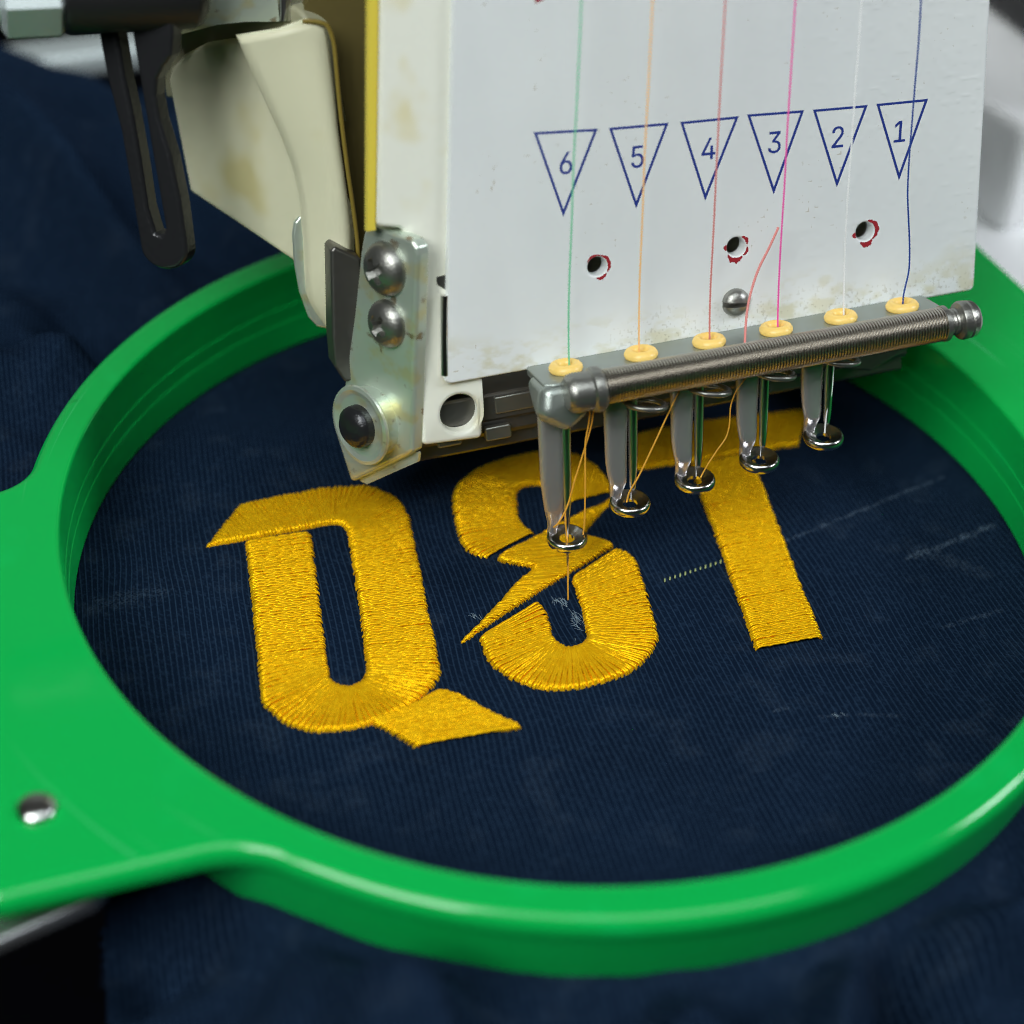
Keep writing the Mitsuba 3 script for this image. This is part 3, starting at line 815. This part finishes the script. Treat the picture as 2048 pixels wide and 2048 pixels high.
put(MC + '__thread_rail__end_bracket', cat(hull([(at(RF, [(-2.2, 36.0, 8.6)])[0], 2.3), (at(RF, [(1.8, 36.0, 8.8)])[0], 2.3), (at(RF, [(-2.6, 34.2, 9.0)])[0], 2.4), (at(RF, [(-0.4, 32.4, 9.2)])[0], 2.0),
                                               (at(RF, [(1.4, 33.4, 9.2)])[0], 1.8), (at(RF, [(-2.8, 36.4, 4.0)])[0], 1.6), (at(RF, [(-2.6, 33.4, 4.0)])[0], 1.4)], 40)), 'rail_metal', 40, 'rounded metal bracket end below the green thread')

# presser feet, needles and thread guides
FOOT = [(-0.1, 10.9), (10.8, 15.3), (22.1, 17.5), (33.4, 19.3), (44.8, 21.6)]
CF = 7.75
ringp = [(1.22, -0.62), (1.18, 0.0), (1.55, 0.16), (2.1, 0.34), (2.5, 0.62), (2.78, 0.72), (3.02, 0.58), (3.16, 0.2), (3.16, -0.35), (3.02, -0.66), (2.6, -0.78), (1.6, -0.78)]
FL = ('presser foot lowered nearest the cloth', 'second presser foot from the left', 'middle presser foot of the five', 'fourth presser foot from the left', 'rightmost presser foot')


def rrect(c, w, d, n=20):
    d = d * 1.1
    t = np.arange(n) * 2 * np.pi / n
    ct, st = np.cos(t), np.sin(t)
    return np.c_[c[0] + w / 2 * np.sign(ct) * np.abs(ct) ** 0.62, np.full(n, c[1]), c[2] + d / 2 * np.sign(st) * np.abs(st) ** 0.9]


for k, (fa_, fb_) in enumerate(FOOT):
    key = MC + '__presser_foot' + (f'_{k:03d}' if k else '')
    top = 36.0
    prof = [(-2.05, 0.1, -1.6, 1.7, 1.0), (-1.95, 0.9, -1.75, 1.55, 1.2), (-1.75, 2.0, -1.65, 1.75, 1.3), (-1.65, 3.4, -1.3, 2.5, 1.35), (-1.7, 5.2, -0.9, 3.2, 1.4), (-1.75, 8.0, -0.8, 3.75, 1.5), (-1.8, 11.0, -0.7, 4.1, 1.6)]
    if k:
        prof = [(-1.9, 0.1, -1.5, 1.9, 1.0), (-1.8, 1.0, -1.8, 1.9, 1.2), (-1.65, 2.2, -1.5, 2.35, 1.3), (-1.7, 3.6, -0.8, 2.85, 1.4), (-1.85, 5.4, -0.7, 3.3, 1.4), (-1.95, 8.0, -0.7, 3.6, 1.5), (-1.9, 11.0, -0.7, 3.8, 1.6)]
    prof += [(-1.75, top - fb_, -0.7, 4.2, 1.7)]
    pp = np.array(prof)
    from scipy.interpolate import PchipInterpolator
    bb = np.r_[np.linspace(0.1, 11, 26), np.linspace(12.5, top - fb_, 5)]
    pp = PchipInterpolator(pp[:, 1], pp[:, [0, 2, 3, 4]])(bb)
    rings = [at(FACE, rrect((fa_ + x, fb_ + b_, CF + c_), w_, d_)) for b_, (x, c_, w_, d_) in zip(bb, pp)]
    tag(key, FL[k])
    put(key + '__shank', fix(loft(rings)), 'frosted_steel', 50)
    put(key + '__ring', lathe([(r_ * 1.05, z_) for r_, z_ in ringp], M3(fa_, fb_, CF), 0.25 * W + np.array([0, 0, 0.75]), 44, True), 'polished_steel', 45)
    # needle: straight shaft with a flat scarf and a point
    x0 = 0.55
    tip = fb_ - (8.5 if k == 0 else -0.6)
    nb = [(x0 - (0.35 if k else 0.62), tip, CF, 0.06), (x0 - (0.2 if k else 0.58), tip + 1.6, CF, 0.22), (x0 - (0.1 if k else 0.5), fb_ + 2.2, CF, 0.42), (x0 + 0.05, fb_ + 4.0, CF, 0.62), (x0 + 0.2, fb_ + 9, CF, 0.75), (x0 + 0.35, top, CF, 0.8)]
    if k == 0:
        nb = [(-0.1, tip, CF, 0.05), (-0.02, tip + 1.8, CF, 0.17), (0.0, fb_ - 1.2, CF, 0.2), (0.1, fb_ + 2, CF, 0.36), (0.25, fb_ + 5.5, CF, 0.62), (0.4, fb_ + 12, CF, 0.75), (0.6, top, CF, 0.8)]
    nb = np.array(nb)
    nn = spline(nb[:, :3], 30)
    rr = np.interp(np.linspace(0, 1, 30), np.r_[0, np.cumsum(np.linalg.norm(np.diff(nb[:, :3], axis=0), axis=1))] / np.linalg.norm(np.diff(nb[:, :3], axis=0), axis=1).sum(), nb[:, 3])
    nn = nn + (np.array([0, 0, 0.0]))
    put(MC + '__needle', tube(M3(nn + np.array([fa_, 0, 0])), rr, 14), 'polished_steel', 50)
for (a_, b_, c_) in ((13.6, 32.2, 8.6), (24.5, 33.1, 8.6), (35.7, 34.2, 8.6), (47.0, 35.0, 8.6)):
    t = np.arange(40) * 2 * np.pi / 40
    put(MC + '__thread_guide', tube(M3(np.c_[a_ + 3.1 * np.cos(t), b_ - 0.5 * np.cos(t), c_ + 2.7 * np.sin(t)]), 0.5, 10, False, True), 'dull_steel', 50)

# dark clamp block, spring clip and the cream machine arm at the left
blk = rounded([(-30.9, 57.3), (-30.2, 57.9), (-26.2, 55.4), (-26.0, 49.3), (-26.0, 35.2), (-30.4, 35.2), (-31.8, 38.1), (-31.8, 43.2)], 0.4)
put(MC + '__clamp_block', prism(blk, 5, cfr(-13), 0.5), 'dark_steel', 30, 'dark grey clamp block between the bracket and the cream arm')
clip = rounded([(-33.4, 60.6), (-34.4, 59.6), (-34.9, 57.6), (-35.0, 52.5), (-34.6, 47.8), (-33.5, 43.4), (-32.2, 41.6), (-30.6, 41.0), (-29.5, 41.0), (-29.5, 60)], 0.3)
put(MC + '__spring_clip', prism(clip, 1.2, cfr(-24.0), 0.45, 0.3, 4), 'zinc_metal', 35, 'thin brown metal clip at the foot of the cream arm')
AY = math.radians(60)
AN = math.cos(AY) * N - math.sin(AY) * U
AE = math.cos(AY) * U + math.sin(AY) * N
ao = M3(-33.9, 51.6, -25.0)
AF = (ao, np.stack([AE, W, AN]))
apts = np.array([(-49.3, 79.4, -51.7), (-48.6, 81.6, -50.5), (-46.9, 84.0, -47.5), (-43.8, 86.4, -42.2), (-39.0, 88.1, -33.9), (-33.5, 89.5, -24.5), (-30.5, 60, -20.5), (-31.0, 44.5, -21), (-33.9, 51.6, -25.0), (-48.0, 60.4, -49.4)])
a2 = np.array([((M3(*q) - ao) @ AE, (M3(*q) - ao) @ W) for q in apts])
put(MC + '__machine_arm', prism(rounded(a2, 1.0), 30, AF, 1.2, 0, 5), 'cream_paint', 35, 'large cream side of the machine arm')
Bl = np.array([(-40.8, 90.1, -22), (-39.0, 84.6, -22), (-36.8, 78.1, -22), (-35.0, 72.8, -22), (-33.7, 67.4, -22), (-33.3, 62.3, -22), (-33.3, 58.7, -22), (-33.6, 48.7, -22), (-30.3, 40.8, -22)])
Bm = np.array([(-34.4, 91.4, -17.5), (-32.6, 88.6, -17.5), (-31.2, 82.9, -17.5), (-29.9, 74.3, -17.5), (-29.2, 66.9, -17.5), (-29.0, 60.9, -17.5), (-29.0, 57.0, -17.5), (-29.6, 52.0, -17.5), (-29.6, 41.2, -17.5)])
Br = np.array([(-30.4, 92.3, -18), (-27.9, 91.0, -18), (-27.5, 85.4, -18), (-27.2, 75.4, -18), (-26.7, 66.7, -18), (-26.4, 59.2, -18), (-26.7, 54.8, -18), (-27.2, 48.7, -18), (-27.8, 41.4, -18)])
cur = []
for f in np.linspace(0, 1, 13):
    w0, w1, w2 = (1 - f) ** 2, 2 * f * (1 - f), f * f
    mid2 = 2 * Bm - 0.5 * (Bl + Br)
    cur.append(spline(w0 * Bl + w1 * mid2 + w2 * Br, 40))
cur = np.array(cur)                                     # 13 x 40 x 3 front skin
backc = cur - np.array([0, 0, 3.0])
ringsB = [at(FACE, np.vstack([cur[:, j], backc[::-1, j]])) for j in range(40)]
put(MC + '__arm_flange', prism(Polygon(a2).buffer(4.2, quad_segs=12).intersection(Polygon([(-80, 24), (60, 24), (60, 80), (-80, 80)])), 4, (ao - 2.0 * AN, np.stack([AE, W, AN])), 0.8, 0, 4), 'grey_plastic', 35)
put(MC + '__arm_cover', fix(loft(ringsB)), 'cream_paint', 50, 'curved cream cover strip on the front of the arm')
rim = spline(np.array([(-31.5, 92.4, -17.2), (-27.9, 91.6, -17.0), (-26.9, 88.0, -17.0), (-26.8, 80, -17.0), (-26.4, 70, -17), (-25.9, 62, -17), (-25.7, 57, -17), (-26.2, 48, -17)]), 60)
put(MC + '__arm_cover__edge_seam', tube(M3(rim - np.array([0, 0, 0.25])), 0.36, 10), 'seam_olive', 50, 'dark yellow seam along the cover edge')
put(MC + '__arm_recess', prism(Polygon([(-30, 93), (-18, 114), (-16, 114), (-18, 40), (-28, 40)]), 3, cfr(-24)), 'olive_paint', 30)
put(MC + '__arm_top', fix(loft([at(FACE, [(a_, 89.4 + h_, -42), (a_, 93 + h_, -41), (a_, 95 + h_, -50), (a_, 90 + h_, -60)]) for a_, h_ in ((-50, -2.2), (-47, -1.2), (-42, -0.4), (-36, 0), (-30, 0.3), (-25, 0.2))])), 'cream_paint', 40)

# ------------------------------------------------------------------ rod with hex end and slotted lever at the upper left
RD = 'tension_rod'
tag(RD, 'thick black rod with silver hex end and a dark slotted lever hanging down', 'rod')
ra0, ra1 = np.array([-66.4, 99.3, -22.0]), np.array([-46.8, 98.4, -22.0])
rax = at(FACE, [ra1])[0] - at(FACE, [ra0])[0]
rl = np.linalg.norm(rax)
put(RD + '__rod', lathe([(0, -0.3), (5.9, -0.2), (6.3, 0.6), (6.3, rl - 0.4), (5.6, rl + 0.8), (3.8, rl + 1.8), (0, rl + 1.9)], M3(*ra0), rax, 44), 'black_paint', 35)
rx = rax / rl
hx = np.cross(rx, [0.0, 0.35, 1.0])
hx /= np.linalg.norm(hx)
hy = np.cross(rx, hx)
hexr = lambda s, r_: np.array([M3(*ra0) + s * rx + r_ * (math.cos(t) * hx + math.sin(t) * hy) for t in np.arange(6) * np.pi / 3 + 0.25])
put(RD + '__hex_nut', fix(loft([hexr(-9.5, 5.2), hexr(-8.7, 6.5), hexr(-0.9, 6.5), hexr(-0.1, 5.4)])), 'pale_metal', 20, 'silver six sided nut at the left of the rod')
put(RD + '__hex_nut_shaft', lathe([(4.6, -24), (4.6, -9)], M3(*ra0), rax, 30), 'pale_metal', 35)
put(RD + '__support_arm', fix(loft([at(FACE, [(a_, b_, -26), (a_, b_ + 14, -26), (a_, b_ + 14, -36), (a_, b_, -36)]) for a_, b_ in ((-50, 91.8), (-44, 91.7), (-39, 91.8), (-33.6, 91.3))])), 'zinc_metal', 30, 'pale metal support right of the rod')
put(RD + '__support_pin', tube(M3(np.array([(-32.6, 91.4, -26), (-32.2, 97, -26), (-31.6, 110, -26)])), 0.9, 14), 'polished_steel', 40)
la = np.radians(np.linspace(178, 366, 14))
Lo = [(-62.4, 97), (-61.8, 92.5), (-61.4, 85.9), (-60.3, 76.9), (-59.8, 65.4)] + [(-56.2 + 3.35 * math.cos(t), 58.6 + 3.5 * math.sin(t)) for t in la] + [(-53.0, 66.1), (-53.6, 73.4), (-54.6, 79.2), (-54.8, 82.8), (-54.4, 85.3), (-53.2, 87.4), (-52.0, 88.9), (-51.5, 91.9), (-51.2, 97)]
Ls = [(-58.9, 94.5), (-57.5, 94.3), (-57.2, 88.3), (-56.9, 81.9), (-56.5, 73.3), (-55.9, 62.0), (-56.3, 61.1), (-56.9, 61.3), (-57.5, 65.2), (-57.7, 72.4), (-58.1, 80.4), (-58.6, 86.0)]
lev = rounded(Lo, 0.5).difference(Polygon(Ls).buffer(0.32))
LY = math.radians(38)
LE = math.cos(LY) * U + math.sin(LY) * N
LN = np.cross(LE, W)
lo = M3(-57, 75, -22)
sx = 1 / math.cos(LY)
lev2 = Polygon([((x + 57) * sx, y - 75) for x, y in lev.exterior.coords], [[((x + 57) * sx, y - 75) for x, y in i.coords] for i in lev.interiors])
put(RD + '__slotted_lever', prism(lev2.buffer(0), 3.2, (lo, np.stack([LE, W, LN])), 0.75, 0.3, 5), 'black_iron', 35, 'dark iron lever with a long slot')

# ------------------------------------------------------------------ threads
def wavy(p, amp, seed, n=80):
    q = spline(p, n)
    t = np.linspace(0, 1, n)
    g = np.random.default_rng(seed)
    for k in range(1, 6):
        q[:, 0] += amp / k * math.cos(g.uniform(0, 6)) * np.sin(k * 6 * t + g.uniform(0, 6)) * np.sin(np.pi * t)
    return q


UP = [('green', 'green sewing thread over the number 6', 1.7, 4.8, 96.0, 3.3, 68.3), ('orange', 'orange sewing thread over the number 5', 13.4, 15.8, 95.1, 14.6, 67.0), ('salmon', 'salmon red sewing thread over the number 4', 25.4, 27.2, 94.1, 26.4, 65.7),
      ('pink', 'bright pink sewing thread over the number 3', 37.2, 38.4, 93.1, 37.9, 64.4), ('white', 'white sewing thread over the number 2', 48.8, 49.3, 92.1, 48.9, 63.1), ('blue', 'dark blue sewing thread over the number 1', 59.5, 59.4, 91.2, 59.5, 61.9)]
for k, (c, lab, a0, a1, bt, am, bm) in enumerate(UP):
    sl = (a1 - a0) / 53
    bot = 39.6 + 0.042 * a0
    p = [(a0 + 0.6, bot - 3.2, 5.2), (a0 + 0.5, bot, 5.0), (am, bm, 6.8), (a1, bt, 9.0), (a1 + (a1 - am) * 0.6, bt + 17, 10.3)]
    if c == 'blue':
        p = [(a0 + 0.5, bot - 3.2, 5.2), (a0 + 0.4, bot, 5.0), (a0 + 1.3, bot + 6, 5.2), (am, bm, 6.4), (a1, bt, 8.4), (a1 + (a1 - am) * 0.6, bt + 17, 9.6)]
    put('sewing_thread', tube(M3(wavy(p, 0.22 if c == 'blue' else 0.06, 60 + k)), 0.145, 8), 'thread_' + c, True, lab, 'thread', 'upright sewing threads over the white face')
put('sewing_thread', tube(M3(spline([(30.2, 37.6, 9.4), (30.5, 39.8, 8.6), (31.6, 44.6, 6.8), (34.2, 50.3, 4.8), (36.6, 53.9, 4.0), (38.4, 56.8, 3.4)], 40)), 0.2, 8), 'thread_salmon', True, 'loose red thread end leaning on the white face', 'thread')
GD = [([(4.2, 36, 9.6), (3.9, 31.5, 9.2), (3.15, 27.0, 9), (2.9, 20.0, 9), (2.6, 14.0, 9), (2.4, 11.5, 8.6)], 'gold thread hanging straight right of the lowered presser foot'),
      ([(4.9, 35, 9.4), (4.5, 31.4, 9.0), (3.1, 26.4, 8.8), (1.4, 21.4, 8.6), (-0.1, 16.6, 8.4), (-1.4, 14.4, 8.4), (-2.3, 13.2, 7.8)], 'gold thread slanting across to the left of the lowered presser foot'),
      ([(-0.4, 15.6, 8.2), (-0.4, 13.6, 8.3), (-0.15, 11.5, 8.0), (0.0, 8, 7.75), (-0.25, 3.5, 7.9), (-0.3, -0.3, 7.75)], 'gold thread running down through the lowered presser foot into the cloth'),
      ([(20.6, 36.5, 9), (19.0, 33.6, 9), (17.2, 30.3, 9), (14.7, 25.2, 8.8), (12.1, 20.0, 8.5), (10.4, 16.9, 8.2), (10.2, 15.6, 7.9)], 'gold thread slanting into the second presser foot'),
      ([(31.8, 37, 9), (30.3, 34.2, 9), (28.5, 31.8, 9), (27.8, 29.4, 9), (27.7, 27.0, 8.9), (27.3, 25.0, 8.8), (25.5, 22.3, 8.6), (24.1, 20.2, 8.4), (23.0, 18.0, 8.0)], 'thin curved gold thread running into the middle presser foot'),
      ([(46.6, 37, 8.6), (46.2, 34.5, 8.4), (45.9, 29.6, 8.3), (45.1, 25.9, 8.2), (44.9, 22.4, 8.0)], 'thin white thread at the rightmost presser foot')]
for k, (p, lab) in enumerate(GD):
    put('needle_thread', tube(M3(spline(p, 50)), 0.15 if k < 4 else 0.12, 7), 'thread_white' if k == 5 else 'thread_gold', True, lab, 'thread', 'loose threads at the presser feet')

# ------------------------------------------------------------------ what stands behind
tbl = box(96, 420, 20, 420, -14, -9, 1.0, (np.zeros(3), np.eye(3)))
put('white_table', tbl, 'white_laminate', 30, 'white table edge right of the green hoop, out of focus', 'table')
put('white_cabinet', box(0, 120, 0, 110, -9.0, 17, 2.5, frame((117.6, 108, 0), (0.93, 0.36, 0), (-0.36, 0.93, 0))), 'pale_grey', 35, 'pale blurred box standing on the white table at the right', 'box')
put('dark_rail', box(-120, 40, 0, 60, 17, 60, 4.0, frame((131, 147, 0), (0.245, -0.97, 0), (0.97, 0.245, 0))), 'black_paint', 35, 'dark blurred rail at the top right corner', 'rail')
put('pale_rail', box(-190, 0, 206, 217, -9, -2, 2.5, frame((0, 0, 0), (0.98, 0.2, 0), (-0.2, 0.98, 0))), 'pale_metal', 35, 'pale blurred metal rail behind the navy cloth at the left', 'rail')
fl = mesh([(-3000, -3000, -300), (3000, -3000, -300), (3000, 3000, -300), (-3000, 3000, -300)], [(0, 1, 2), (0, 2, 3)])
def slab(p0, p1):
    return trimesh.creation.box(bounds=[p0, p1])


put('back_wall', slab((-2500, 1500, -300), (2500, 1540, 1900)), 'wall_paint', False, kind='structure')
put('ceiling', slab((-2500, -2500, 1900), (2500, 1540, 1940)), 'wall_paint', False, kind='structure')
put('floor', fl, 'dark_floor', False, kind='structure')
